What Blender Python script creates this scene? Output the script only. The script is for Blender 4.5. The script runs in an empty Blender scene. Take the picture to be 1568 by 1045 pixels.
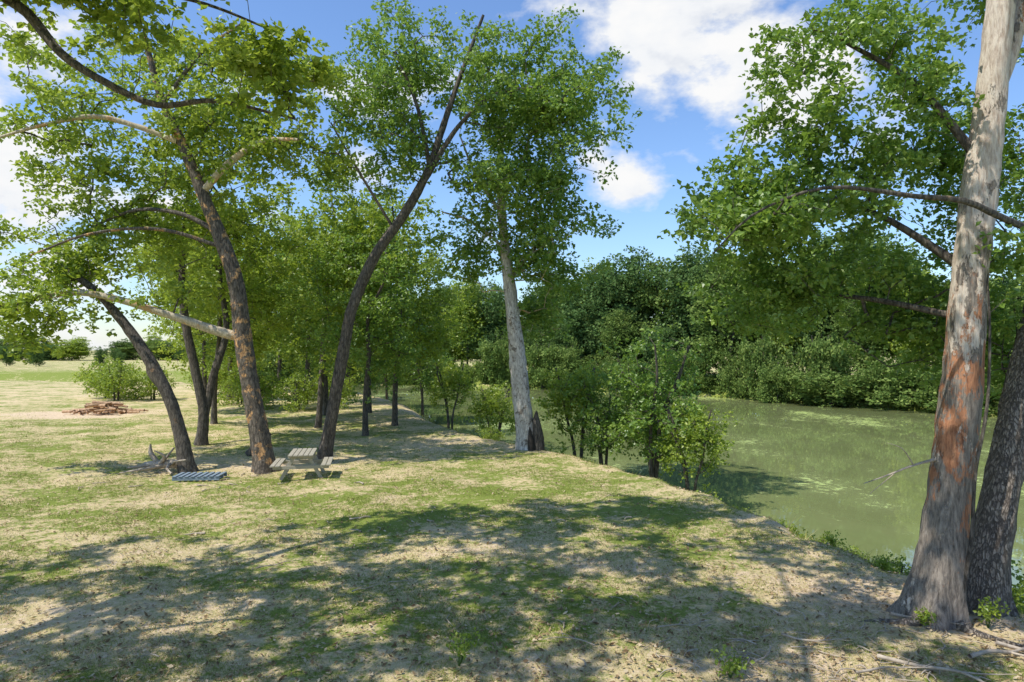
import bpy, math
import numpy as np
rng=np.random.default_rng(11)
scene=bpy.context.scene
scene.view_settings.view_transform='Standard'
scene.view_settings.look='None'
scene.view_settings.exposure=0
COL=scene.collection

# ------------------------------------------------------------ materials
def newmat(name):
    m=bpy.data.materials.new(name); m.use_nodes=True
    nt=m.node_tree; nt.nodes.clear()
    out=nt.nodes.new('ShaderNodeOutputMaterial')
    return m,nt,out
def N(nt,t,**kw):
    n=nt.nodes.new(t)
    for k,v in kw.items():
        if k in n.inputs.keys(): n.inputs[k].default_value=v
        else: setattr(n,k,v)
    return n
def ramp(nt,stops):
    r=nt.nodes.new('ShaderNodeValToRGB'); e=r.color_ramp.elements
    while len(e)<len(stops): e.new(0.5)
    for i,(p,c) in enumerate(stops):
        e[i].position=p; e[i].color=(*c,1) if len(c)==3 else c
    return r
def leafmat(name,dark,mid,lite,trans,tw=0.4,gl=0.0):
    m,nt,out=newmat(name); L=nt.links.new
    a=N(nt,'ShaderNodeAttribute',attribute_name='rnd')
    r=ramp(nt,[(0,dark),(0.55,mid),(1,lite)])
    L(a.outputs['Fac'],r.inputs[0])
    d=N(nt,'ShaderNodeBsdfDiffuse'); L(r.outputs[0],d.inputs[0])
    t=N(nt,'ShaderNodeBsdfTranslucent')
    mul=N(nt,'ShaderNodeMixRGB',blend_type='MIX'); mul.inputs[0].default_value=0.55
    L(r.outputs[0],mul.inputs[1]); mul.inputs[2].default_value=(*trans,1)
    L(mul.outputs[0],t.inputs[0])
    ms=N(nt,'ShaderNodeMixShader'); ms.inputs[0].default_value=tw
    L(d.outputs[0],ms.inputs[1]); L(t.outputs[0],ms.inputs[2])
    if gl>0:
        g=N(nt,'ShaderNodeBsdfGlossy',Roughness=0.42); g.inputs[0].default_value=(1,1,1,1)
        m2=N(nt,'ShaderNodeMixShader'); m2.inputs[0].default_value=gl
        L(ms.outputs[0],m2.inputs[1]); L(g.outputs[0],m2.inputs[2]); ms=m2
    L(ms.outputs[0],out.inputs[0]); return m
LEAF_A=leafmat('leaf_sycamore',(0.10,0.16,0.022),(0.24,0.33,0.042),(0.46,0.51,0.085),(0.56,0.70,0.06),.42,.03)
LEAF_D=leafmat('leaf_maple',(0.075,0.145,0.024),(0.17,0.28,0.042),(0.35,0.45,0.085),(0.42,0.62,0.07),.40,.04)
LEAF_F=leafmat('leaf_far',(0.07,0.12,0.035),(0.16,0.235,0.06),(0.35,0.42,0.12),(0.32,0.46,0.09),.28)
LEAF_H=leafmat('leaf_far_bluish',(0.05,0.10,0.035),(0.11,0.185,0.06),(0.22,0.30,0.10),(0.22,0.36,0.08),.25)
LEAF_G=leafmat('grass_blades',(0.10,0.165,0.025),(0.26,0.30,0.06),(0.70,0.57,0.29),(0.38,0.44,0.13),0.22)

def barkmat(name,c1,c2,c3,patch=0.5,ps=1.2,bump=0.6,vf=.75,vs=13.0):
    m,nt,out=newmat(name); L=nt.links.new
    tc=N(nt,'ShaderNodeTexCoord')
    mp=N(nt,'ShaderNodeMapping'); mp.inputs['Scale'].default_value=(1,1,0.28)
    L(tc.outputs['Object'],mp.inputs[0])
    n1=N(nt,'ShaderNodeTexNoise',Scale=14.0,Detail=8.0,Roughness=0.75); L(mp.outputs[0],n1.inputs['Vector'])
    n2=N(nt,'ShaderNodeTexNoise',Scale=ps,Detail=8.0,Roughness=0.7); L(tc.outputs['Object'],n2.inputs['Vector'])
    v=N(nt,'ShaderNodeTexVoronoi',Scale=vs,feature='DISTANCE_TO_EDGE')
    wv=N(nt,'ShaderNodeMixRGB'); wv.inputs[0].default_value=.12; L(mp.outputs[0],wv.inputs[1]); L(n1.outputs['Color'],wv.inputs[2])
    L(wv.outputs[0],v.inputs['Vector'])
    r1=ramp(nt,[(0.35,c1),(0.65,c2)]); L(n1.outputs['Fac'],r1.inputs[0])
    r2=ramp(nt,[(patch-0.02,(0,0,0)),(patch+0.03,(1,1,1))]); L(n2.outputs['Fac'],r2.inputs[0])
    mx=N(nt,'ShaderNodeMixRGB'); L(r2.outputs[0],mx.inputs[0]); L(r1.outputs[0],mx.inputs[1]); mx.inputs[2].default_value=(*c3,1)
    m3=N(nt,'ShaderNodeMixRGB',blend_type='MULTIPLY'); m3.inputs[0].default_value=vf
    r3=ramp(nt,[(0.0,(0.25,0.23,0.2)),(0.14,(1,1,1))]); L(v.outputs['Distance'],r3.inputs[0])
    L(mx.outputs[0],m3.inputs[1]); L(r3.outputs[0],m3.inputs[2])
    b=N(nt,'ShaderNodeBsdfPrincipled',Roughness=0.9); L(m3.outputs[0],b.inputs['Base Color'])
    ad=N(nt,'ShaderNodeMath',operation='ADD'); L(n1.outputs['Fac'],ad.inputs[0]); L(r3.outputs[0],ad.inputs[1])
    bp=N(nt,'ShaderNodeBump',Strength=bump,Distance=0.05); L(ad.outputs[0],bp.inputs['Height']); L(bp.outputs[0],b.inputs['Normal'])
    L(b.outputs[0],out.inputs[0]); return m
BARK_DARK=barkmat('bark_dark',(0.05,0.042,0.034),(0.21,0.175,0.135),(0.36,0.22,0.12),0.66)
BARK_A=barkmat('bark_sycamore_scaly',(0.055,0.044,0.034),(0.25,0.205,0.155),(0.68,0.38,0.16),0.56,2.6)
BARK_PALE=barkmat('bark_sycamore_pale',(0.36,0.29,0.19),(0.70,0.60,0.43),(0.58,0.35,0.17),0.56,1.6,0.3,.4)
BARK_C=barkmat('bark_white',(0.28,0.24,0.20),(0.78,0.73,0.66),(0.20,0.165,0.13),0.57,2.6,0.4,.4)
def bark_right():
    m,nt,out=newmat('bark_peeling'); L=nt.links.new
    tc=N(nt,'ShaderNodeTexCoord'); sep=N(nt,'ShaderNodeSeparateXYZ'); L(tc.outputs['Object'],sep.inputs[0])
    mp=N(nt,'ShaderNodeMapping'); mp.inputs['Scale'].default_value=(1,1,0.16); L(tc.outputs['Object'],mp.inputs[0])
    n1=N(nt,'ShaderNodeTexNoise',Scale=22.0,Detail=9.0,Roughness=0.75); L(mp.outputs[0],n1.inputs['Vector'])
    mp2=N(nt,'ShaderNodeMapping'); mp2.inputs['Scale'].default_value=(1,1,0.4); L(tc.outputs['Object'],mp2.inputs[0])
    n2=N(nt,'ShaderNodeTexNoise',Scale=2.6,Detail=9.0,Roughness=0.72); L(mp2.outputs[0],n2.inputs['Vector'])
    gray=ramp(nt,[(0.35,(0.09,0.073,0.058)),(0.65,(0.46,0.385,0.31))]); L(n1.outputs['Fac'],gray.inputs[0])
    pale=ramp(nt,[(0.32,(0.38,0.25,0.17)),(0.58,(0.82,0.71,0.58))]); L(n1.outputs['Fac'],pale.inputs[0])
    mr=N(nt,'ShaderNodeMapRange'); mr.inputs[1].default_value=0.3; mr.inputs[2].default_value=7.0; mr.inputs[3].default_value=-0.15; mr.inputs[4].default_value=0.07
    L(sep.outputs['Z'],mr.inputs[0])
    ad=N(nt,'ShaderNodeMath',operation='ADD'); L(n2.outputs['Fac'],ad.inputs[0]); L(mr.outputs[0],ad.inputs[1])
    k=ramp(nt,[(0.48,(0,0,0)),(0.50,(1,1,1))]); L(ad.outputs[0],k.inputs[0])
    mx=N(nt,'ShaderNodeMixRGB'); L(k.outputs[0],mx.inputs[0]); L(gray.outputs[0],mx.inputs[1]); L(pale.outputs[0],mx.inputs[2])
    n3=N(nt,'ShaderNodeTexNoise',Scale=1.7,Detail=9.0,Roughness=0.72)
    mp3=N(nt,'ShaderNodeMapping'); mp3.inputs['Location'].default_value=(3,7,1);mp3.inputs['Scale'].default_value=(1,1,0.45); L(tc.outputs['Object'],mp3.inputs[0]); L(mp3.outputs[0],n3.inputs['Vector'])
    bumpz=N(nt,'ShaderNodeMath',operation='SUBTRACT'); L(sep.outputs['Z'],bumpz.inputs[0]); bumpz.inputs[1].default_value=3.3
    ab=N(nt,'ShaderNodeMath',operation='ABSOLUTE'); L(bumpz.outputs[0],ab.inputs[0])
    mz=N(nt,'ShaderNodeMapRange'); mz.inputs[1].default_value=0; mz.inputs[2].default_value=3; mz.inputs[3].default_value=.10; mz.inputs[4].default_value=-.02; L(ab.outputs[0],mz.inputs[0])
    a3=N(nt,'ShaderNodeMath',operation='ADD'); L(n3.outputs['Fac'],a3.inputs[0]); L(mz.outputs[0],a3.inputs[1])
    k2=ramp(nt,[(0.57,(0,0,0)),(0.60,(1,1,1))]); L(a3.outputs[0],k2.inputs[0])
    orr=ramp(nt,[(0.35,(0.28,0.10,0.045)),(0.65,(0.72,0.34,0.17))]); L(n1.outputs['Fac'],orr.inputs[0])
    mx2=N(nt,'ShaderNodeMixRGB'); L(k2.outputs[0],mx2.inputs[0]); L(mx.outputs[0],mx2.inputs[1]); L(orr.outputs[0],mx2.inputs[2])
    b=N(nt,'ShaderNodeBsdfPrincipled',Roughness=0.85); L(mx2.outputs[0],b.inputs['Base Color'])
    a2=N(nt,'ShaderNodeMath',operation='MULTIPLY_ADD'); L(k.outputs[0],a2.inputs[0]); a2.inputs[1].default_value=-0.5; L(n1.outputs['Fac'],a2.inputs[2])
    bp=N(nt,'ShaderNodeBump',Strength=1.0,Distance=0.06); L(a2.outputs[0],bp.inputs['Height']); L(bp.outputs[0],b.inputs['Normal'])
    L(b.outputs[0],out.inputs[0]); return m
BARK_D=bark_right()
BARK_E=barkmat('bark_grey_scaly',(0.17,0.135,0.105),(0.50,0.42,0.33),(0.32,0.26,0.21),0.55,3.0,1.0,.55,26.0)

def simple(name,c1,c2,scale=8,rough=0.85,stretch=(1,1,1),bump=0.3):
    m,nt,out=newmat(name); L=nt.links.new
    tc=N(nt,'ShaderNodeTexCoord'); mp=N(nt,'ShaderNodeMapping'); mp.inputs['Scale'].default_value=stretch
    L(tc.outputs['Object'],mp.inputs[0])
    n=N(nt,'ShaderNodeTexNoise',Scale=float(scale),Detail=8.0,Roughness=0.65); L(mp.outputs[0],n.inputs['Vector'])
    r=ramp(nt,[(0.3,c1),(0.7,c2)]); L(n.outputs['Fac'],r.inputs[0])
    b=N(nt,'ShaderNodeBsdfPrincipled',Roughness=rough); L(r.outputs[0],b.inputs['Base Color'])
    bp=N(nt,'ShaderNodeBump',Strength=bump,Distance=0.02); L(n.outputs['Fac'],bp.inputs['Height']); L(bp.outputs[0],b.inputs['Normal'])
    L(b.outputs[0],out.inputs[0]); return m
WOOD=simple('weathered_wood',(0.22,0.195,0.145),(0.50,0.455,0.35),10,0.85,(6,0.6,6))
WOOD_BLUE=simple('blue_grey_wood',(0.10,0.14,0.175),(0.28,0.34,0.39),9,0.8)
DEADWOOD=simple('dead_wood',(0.22,0.17,0.12),(0.56,0.47,0.36),7,0.9,(1,1,1),0.6)
BRICK=simple('red_rock',(0.26,0.13,0.07),(0.60,0.40,0.25),3,0.9)
CUTWOOD=simple('cut_wood',(0.26,0.15,0.08),(0.66,0.44,0.26),5,0.9)
HOLLOW_SHADE=simple('hollow_painted_shade',(0.012,0.01,0.008),(0.05,0.04,0.03),9,.95)  # near-black colour paints the shade inside a trunk hollow

# ------------------------------------------------------------ mesh helper
def mesh_np(name,co,faces,k,mat=None,smooth=False,attrs=None):
    me=bpy.data.meshes.new(name)
    co=np.asarray(co,dtype=np.float32); faces=np.asarray(faces,dtype=np.int32)
    nf=len(faces)
    me.vertices.add(len(co)); me.vertices.foreach_set('co',co.ravel())
    me.loops.add(nf*k); me.loops.foreach_set('vertex_index',faces.ravel())
    me.polygons.add(nf); me.polygons.foreach_set('loop_start',np.arange(0,nf*k,k,dtype=np.int32))
    if attrs:
        for an,(dom,v) in attrs.items():
            a=me.attributes.new(an,'FLOAT',dom); a.data.foreach_set('value',np.asarray(v,dtype=np.float32))
    me.update(calc_edges=True)
    me.polygons.foreach_set('use_smooth',np.full(nf,smooth))
    if mat: me.materials.append(mat)
    return me
def obj(name,data,parent=None,loc=(0,0,0)):
    o=bpy.data.objects.new(name,data); COL.objects.link(o); o.location=loc
    if parent: o.parent=parent
    return o

# ------------------------------------------------------------ terrain
NEAR=[(16,-60),(12,0),(10.2,6),(9.4,9),(8.8,11.4),(8.0,13),(7.2,15.2),(6.4,19),(4.7,24),(3.2,27.2),(1.7,29.8),(-0.2,32),(-2.6,36),(-5.4,44),(-9,55),(-15,68),(-27,80),(-45,92),(-120,104)]
FAR=[(-120,130),(-45,124),(-10,116),(10,104),(24,91),(33,80),(40,70),(49,58),(60,40),(72,10),(85,-60)]
POLY=np.array(NEAR+FAR,float)
def sdist(P):
    x,y=P[:,0],P[:,1]; best=np.full(len(x),1e9); ins=np.zeros(len(x),bool)
    n=len(POLY)
    for i in range(n):
        a=POLY[i]; b=POLY[(i+1)%n]; d=b-a
        t=np.clip(((x-a[0])*d[0]+(y-a[1])*d[1])/(d@d),0,1)
        best=np.minimum(best,np.hypot(x-a[0]-t*d[0],y-a[1]-t*d[1]))
        c=((a[1]>y)!=(b[1]>y))
        with np.errstate(divide='ignore',invalid='ignore'):
            xi=a[0]+(y-a[1])*d[0]/(d[1] if d[1]!=0 else 1e-9)
        ins^=(c&(x<xi))
    s=np.where(ins,best,-best)
    return s+(0.35*np.sin(x*1.1+y*.6)+.2*np.sin(y*2.3-x*.7))*np.exp(-(s/4)**2)
def sm(t): t=np.clip(t,0,1); return t*t*(3-2*t)
WATER=-1.75
def hgt(P):
    P=np.atleast_2d(np.asarray(P,float)); x,y=P[:,0],P[:,1]; s=sdist(P)
    z=0.05*np.sin(x*0.55+1)*np.cos(y*0.43)+0.03*np.sin(x*1.7+y*1.1)+0.012*np.sin(x*4.1-y*3.3)
    z=z-2.35*sm((s+0.8)/3.6)-1.2*sm((s-3)/6)+0.15*np.sin(x*0.9+y*0.7)*sm((s+0.5)/2)*sm((6-s)/3)
    return z
def axis(lo,hi,fine_lo,fine_hi,st):
    a=list(np.arange(fine_lo,fine_hi,st)); s=st; v=fine_hi
    while v<hi: a.append(v); s*=1.10; v+=s
    a.append(hi); s=st; v=fine_lo-st; b=[]
    while v>lo: b.append(v); s*=1.10; v-=s
    b.append(lo); return np.array(b[::-1]+a)
xs=axis(-1500,1500,-22,18,0.16); ys=axis(-400,2500,4,42,0.16)
X,Y=np.meshgrid(xs,ys); P2=np.stack([X.ravel(),Y.ravel()],1); Z=hgt(P2)
def dryf(P):
    x,y=P[:,0],P[:,1]
    v=0.455+0*x
    for cx,cy,sx,sy,a in [(-28.5,45,4.5,2.2,1.1),(-9.8,25.5,3.4,1.5,.65),(-7,10.5,3,1.6,.45),(6.2,12,2.3,1.6,.6),(4,9,3,1.2,.4),(-1,14.5,2.0,.7,.4),(-7.5,44,4,9,.12),(-4.5,31,3.5,2.5,.25),(-8,14,1.2,.8,.4),(-3,17.5,3.5,1.2,-.22),(1,12,2,1,-.12),(5,17,2,3,-.08),(1,21,5,3,-.16),(-30,75,25,20,.22),(0.5,9.5,1.6,.5,.35),(-9,18,3,1.5,-.05),(2.2,13.4,1.6,.6,.3),(-4.5,11.8,1.2,.5,.3)]:
        v=v+a*np.exp(-((x-cx)/sx)**2-((y-cy)/sy)**2)
    s=sdist(P); near=(x*0.55+(y-20)*0.15<12)&(y<95)
    v=v+np.where(near,0.16*np.exp(-((s+0.3)/1.2)**2)+0.12*sm((s-0.5)/2),-0.4*np.exp(-(s/8.)**2))
    return v
DRY=dryf(P2)
nx,ny=len(xs),len(ys)
idx=np.arange(nx*ny).reshape(ny,nx)
F=np.stack([idx[:-1,:-1],idx[:-1,1:],idx[1:,1:],idx[1:,:-1]],-1).reshape(-1,4)
def groundmat():
    m,nt,out=newmat('grass_ground'); L=nt.links.new
    tc=N(nt,'ShaderNodeTexCoord'); a=N(nt,'ShaderNodeAttribute',attribute_name='dry')
    def noise(s,d=8.0,r=0.6,loc=(0,0,0)):
        mp=N(nt,'ShaderNodeMapping'); mp.inputs['Location'].default_value=loc
        L(tc.outputs['Object'],mp.inputs[0])
        n=N(nt,'ShaderNodeTexNoise',Scale=float(s),Detail=float(d),Roughness=r); L(mp.outputs[0],n.inputs['Vector']); return n
    n1=noise(0.42,9,0.68); n2=noise(3.2,8,0.7,(5,2,1)); n3=noise(38,6,0.75); n4=noise(11,6,0.7,(9,9,9))
    def ma(x,mul,add):
        q=N(nt,'ShaderNodeMath',operation='MULTIPLY_ADD'); L(x,q.inputs[0]); q.inputs[1].default_value=mul
        if isinstance(add,float): q.inputs[2].default_value=add
        else: L(add,q.inputs[2])
        return q.outputs[0]
    k=ma(n1.outputs['Fac'],2.4,a.outputs['Fac']); k=ma(n2.outputs['Fac'],2.0,k); k=ma(n4.outputs['Fac'],1.4,k); k=ma(k,1.0,-2.9)
    green=ramp(nt,[(0.25,(0.09,0.135,0.02)),(0.5,(0.22,0.27,0.05)),(0.75,(0.44,0.43,0.11))]); L(n3.outputs['Fac'],green.inputs[0])
    straw=ramp(nt,[(0.25,(0.32,0.235,0.11)),(0.5,(0.64,0.51,0.27)),(0.75,(0.86,0.72,0.45))]); L(n3.outputs['Fac'],straw.inputs[0])
    kr=ramp(nt,[(0.28,(0,0,0)),(0.60,(1,1,1))]); L(k,kr.inputs[0])
    mx=N(nt,'ShaderNodeMixRGB'); L(kr.outputs[0],mx.inputs[0]); L(green.outputs[0],mx.inputs[1]); L(straw.outputs[0],mx.inputs[2])
    dirt=ramp(nt,[(0.3,(0.54,0.38,0.22)),(0.7,(0.86,0.69,0.48))]); L(n4.outputs['Fac'],dirt.inputs[0])
    kd=ramp(nt,[(0.78,(0,0,0)),(1.0,(1,1,1))]); L(k,kd.inputs[0])
    m2=N(nt,'ShaderNodeMixRGB'); L(kd.outputs[0],m2.inputs[0]); L(mx.outputs[0],m2.inputs[1]); L(dirt.outputs[0],m2.inputs[2])
    b=N(nt,'ShaderNodeBsdfPrincipled',Roughness=0.95); b.inputs['Specular IOR Level'].default_value=0.15
    L(m2.outputs[0],b.inputs['Base Color'])
    h=ma(n3.outputs['Fac'],0.6,n4.outputs['Fac'])
    bp=N(nt,'ShaderNodeBump',Strength=0.8,Distance=0.07); L(h,bp.inputs['Height']); L(bp.outputs[0],b.inputs['Normal'])
    L(b.outputs[0],out.inputs[0]); return m
me=mesh_np('ground',np.stack([P2[:,0],P2[:,1],Z],1),F,4,groundmat(),True,{'dry':('POINT',DRY)})
obj('grass_ground',me)

# water
def watermat():
    m,nt,out=newmat('river_water'); L=nt.links.new
    tc=N(nt,'ShaderNodeTexCoord')
    mp=N(nt,'ShaderNodeMapping'); mp.inputs['Scale'].default_value=(1,0.6,1); mp.inputs['Rotation'].default_value=(0,0,0.5); L(tc.outputs['Object'],mp.inputs[0])
    n=N(nt,'ShaderNodeTexNoise',Scale=2.2,Detail=4.0,Roughness=0.5); L(mp.outputs[0],n.inputs['Vector'])
    n2=N(nt,'ShaderNodeTexNoise',Scale=0.12,Detail=8.0,Roughness=0.65); L(mp.outputs[0],n2.inputs['Vector'])
    n3=N(nt,'ShaderNodeTexNoise',Scale=3.0,Detail=8.0,Roughness=0.8); L(tc.outputs['Object'],n3.inputs['Vector'])
    base=ramp(nt,[(0.35,(0.18,0.21,0.075)),(0.65,(0.26,0.285,0.12))]); L(n2.outputs['Fac'],base.inputs[0])
    q=N(nt,'ShaderNodeMath',operation='MULTIPLY'); L(n2.outputs['Fac'],q.inputs[0]); L(n3.outputs['Fac'],q.inputs[1])
    k=ramp(nt,[(0.305,(0,0,0)),(0.335,(1,1,1))]); L(q.outputs[0],k.inputs[0])
    mx=N(nt,'ShaderNodeMixRGB'); L(k.outputs[0],mx.inputs[0]); L(base.outputs[0],mx.inputs[1]); mx.inputs[2].default_value=(0.38,0.46,0.11,1)
    b=N(nt,'ShaderNodeBsdfPrincipled',IOR=1.85); L(mx.outputs[0],b.inputs['Base Color'])
    rr=N(nt,'ShaderNodeMapRange'); rr.inputs[3].default_value=0.0; rr.inputs[4].default_value=0.6; L(k.outputs[0],rr.inputs[0]); L(rr.outputs[0],b.inputs['Roughness'])
    bp=N(nt,'ShaderNodeBump',Strength=0.09,Distance=0.02); L(n.outputs['Fac'],bp.inputs['Height']); L(bp.outputs[0],b.inputs['Normal'])
    L(b.outputs[0],out.inputs[0]); return m
wx=np.linspace(-140,110,30); wy=np.linspace(-70,140,30); WX,WY=np.meshgrid(wx,wy)
i2=np.arange(900).reshape(30,30)
wf=np.stack([i2[:-1,:-1],i2[:-1,1:],i2[1:,1:],i2[1:,:-1]],-1).reshape(-1,4)
obj('river_water',mesh_np('river_water',np.stack([WX.ravel(),WY.ravel(),np.full(900,WATER)],1),wf,4,watermat()))

# ------------------------------------------------------------ foliage
def unit(v): return v/np.maximum(np.linalg.norm(v,axis=1,keepdims=True),1e-9)
def leaf_mesh(name,C,per,spread,size,mat,rg,up=0.8,flat=0.6,crnd=None):
    C=np.asarray(C,float); n=len(C)*per
    ci=np.repeat(np.arange(len(C)),per)
    ns=5
    sp=rg.normal(size=(len(C),ns,3))*np.array([1,1,flat])*spread
    si=rg.integers(0,ns,n)
    p=C[ci]+sp[ci,si]*0.9+rg.normal(size=(n,3))*np.array([1,1,flat])*spread*0.38
    nrm=rg.normal(size=(n,3)); nrm[:,2]=np.abs(nrm[:,2])*0.7+up; nrm=unit(nrm)
    t=unit(np.cross(nrm,unit(rg.normal(size=(n,3))))); b=np.cross(nrm,t)
    L=(size*rg.uniform(0.55,1.35,n))[:,None]
    v0=p; v1=p+t*L*0.45+b*L*0.36+nrm*L*0.10; v2=p+t*L-nrm*L*0.12; v3=p+t*L*0.45-b*L*0.36+nrm*L*0.10
    co=np.stack([v0,v1,v2,v3],1).reshape(-1,3)
    f=np.arange(n*4).reshape(-1,4)
    if crnd is None: crnd=rg.uniform(0,1,len(C))
    r=np.clip(crnd[ci]*0.45+rg.uniform(0,1,n)*0.55,0,1)
    return mesh_np(name,co,f,4,mat,False,{'rnd':('FACE',r)})
def catmull(pts,step):
    pts=np.asarray(pts,float); q=np.vstack([2*pts[0]-pts[1],pts,2*pts[-1]-pts[-2]]); out=[]
    for i in range(1,len(q)-2):
        n=max(2,int(np.linalg.norm(q[i+1,:3]-q[i,:3])/step))
        for t in np.arange(n)/n:
            out.append(0.5*((2*q[i])+(-q[i-1]+q[i+1])*t+(2*q[i-1]-5*q[i]+4*q[i+1]-q[i+2])*t*t+(-q[i-1]+3*q[i]-3*q[i+1]+q[i+2])*t**3))
    out.append(pts[-1]); return np.array(out)
def tube(path,rg,seg=14,flare=True,rough=0.05):
    P=path[:,:3]; R=path[:,3].copy(); n=len(P)
    T=np.gradient(P,axis=0); T=unit(T)
    u=np.cross(T[0],[0.3,1,0.1]); u/=np.linalg.norm(u); co=[]
    ph=rg.uniform(0,6.28,6); th=np.arange(seg)/seg*2*math.pi
    for i in range(n):
        u=u-T[i]*(u@T[i]); u/=np.linalg.norm(u); v=np.cross(T[i],u)
        r=R[i]*(1+rough*np.sin(3*th+ph[0]+i*0.17)+rough*0.8*np.sin(5*th+ph[1]-i*0.23)+rough*0.7*np.sin(2*th+ph[2]+i*0.4))
        if flare:
            zz=P[i,2]-P[0,2]; fl=math.exp(-max(zz,0)/0.38)
            r=r*(1+fl*(0.35+0.28*np.sin(4*th+ph[3])+0.12*np.sin(7*th+ph[4])))
        r=r+R[i]*0.04*rg.normal(size=seg)
        co.append(P[i]+np.outer(r*np.cos(th),u)+np.outer(r*np.sin(th),v))
    co=np.vstack(co)
    a=np.arange(n-1)[:,None]*seg; j=np.arange(seg)[None]; j2=(j+1)%seg
    f=np.stack([a+j,a+j2,a+seg+j2,a+seg+j],-1).reshape(-1,4)
    return co,f
def frusta(A,B,ra,rb,seg=5):
    n=len(A); T=unit(B-A); h=np.where(np.abs(T[:,2:3])>0.9,np.array([[1.,0,0]]),np.array([[0,0,1.]]))
    u=unit(np.cross(T,h)); v=np.cross(T,u); th=np.arange(seg)/seg*2*math.pi
    c=np.cos(th)[None,:,None]; s=np.sin(th)[None,:,None]; d=u[:,None]*c+v[:,None]*s
    r0=A[:,None]+d*ra[:,None,None]; r1=B[:,None]+d*rb[:,None,None]
    co=np.concatenate([r0,r1],1).reshape(-1,3)
    a=np.arange(n)[:,None]*2*seg; j=np.arange(seg)[None]; j2=(j+1)%seg
    return co,np.stack([a+j,a+j2,a+seg+j2,a+seg+j],-1).reshape(-1,4)
def ell(rg,c,r,n,shell=2.0,gap=0.0,gs=1.0):
    out=[]; ph=rg.uniform(0,6.28,3)
    while len(out)<n:
        d=rg.normal(size=3); d/=np.linalg.norm(d); q=d*rg.uniform()**(1/shell)
        p=np.array(c)+q*np.array(r)
        g=math.sin(p[0]*gs*1.1+ph[0])+math.sin(p[1]*gs*0.9+ph[1])+math.sin(p[2]*gs*1.5+ph[2])
        if g<gap-1.2 : continue
        out.append(p)
    return np.array(out)
def build_tree(limbs,attr,seed,zmin=2.5,twig=0.009,step=0.35,droop=0.12,flare=(0,),tipf=1.0,segs=14):
    rg=np.random.default_rng(seed); tr=[]; pos=[]; par=[]; rad=[]
    for li,l in enumerate(limbs):
        p=catmull(l,0.22); co,f=tube(p,rg,segs,li in flare); tr.append((li,co,f))
        for i in range(0,len(p),2):
            pos.append(p[i,:3]); par.append(-1); rad.append(p[i,3])
    M=len(pos); mp=np.array(pos)
    d=np.array([np.min(np.linalg.norm(mp-a,axis=1)) for a in attr]); order=np.argsort(d)
    Pn=np.zeros((M+len(attr)*40,3)); Pn[:M]=mp; cnt=M; tips=[]; pen=np.zeros(len(Pn)); pen[:M]=np.where(mp[:,2]<zmin,30,0.0)
    pen[:M]+=np.array(rad)*1.2
    for ai in order:
        a=attr[ai]; D=Pn[:cnt]-a; dist=np.linalg.norm(D,axis=1)
        cost=dist+0.5*np.maximum(0,D[:,2]+0.2)+pen[:cnt]; k=int(np.argmin(cost)); s=Pn[k].copy(); L=dist[k]
        n=min(30,max(1,int(L/step))); ctrl=s+(a-s)*0.5+np.array([0,0,droop*L])+rg.normal(size=3)*0.11*L
        prev=k
        for j in range(1,n+1):
            t=j/n; q=(1-t)**2*s+2*t*(1-t)*ctrl+t*t*a
            if j<n: q=q+rg.normal(size=3)*0.03
            Pn[cnt]=q; par.append(prev); rad.append(0); prev=cnt; cnt+=1
            if j<n and j>n*0.5 and rg.uniform()<0.5*tipf: tips.append(q)
        tips.append(a)
    par=np.array(par); w=np.zeros(cnt); haschild=np.zeros(cnt,bool)
    for i in range(cnt-1,M-1,-1):
        if not haschild[i]: w[i]=max(w[i],1)
        w[par[i]]+=w[i]; haschild[par[i]]=True
    R=np.zeros(cnt); R[:M]=rad[:M]
    R[M:]=twig*w[M:]**0.5
    e=np.arange(M,cnt); pa=par[e]; ra=np.where(pa<M,np.minimum(R[pa]*0.7,R[e]*1.15),R[pa]); ra=np.minimum(ra,R[e]*1.7)
    bco,bf=frusta(Pn[pa],Pn[e],ra,R[e])
    return tr,(bco,bf),np.array(tips),rg
def place_tree(name,limbs,attr,seed,bark,leaf,barks=None,per=90,spread=0.34,size=0.13,up=0.8,twigmat=None,**kw):
    tr,(bco,bf),tips,rg=build_tree(limbs,attr,seed,**kw)
    root=bpy.data.objects.new(name,None); COL.objects.link(root); root.location=(0,0,0)
    for li,co,f in tr:
        mt=(barks or {}).get(li,bark)
        obj('trunk' if li==0 else 'limb',mesh_np(name+'_limb',co,f,4,mt,True),root)
    obj('branches',mesh_np(name+'_branches',bco,bf,4,twigmat or bark,True),root)
    obj('foliage',leaf_mesh(name+'_foliage',tips,per,spread,size,leaf,rg,up),root)
    return root

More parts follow.
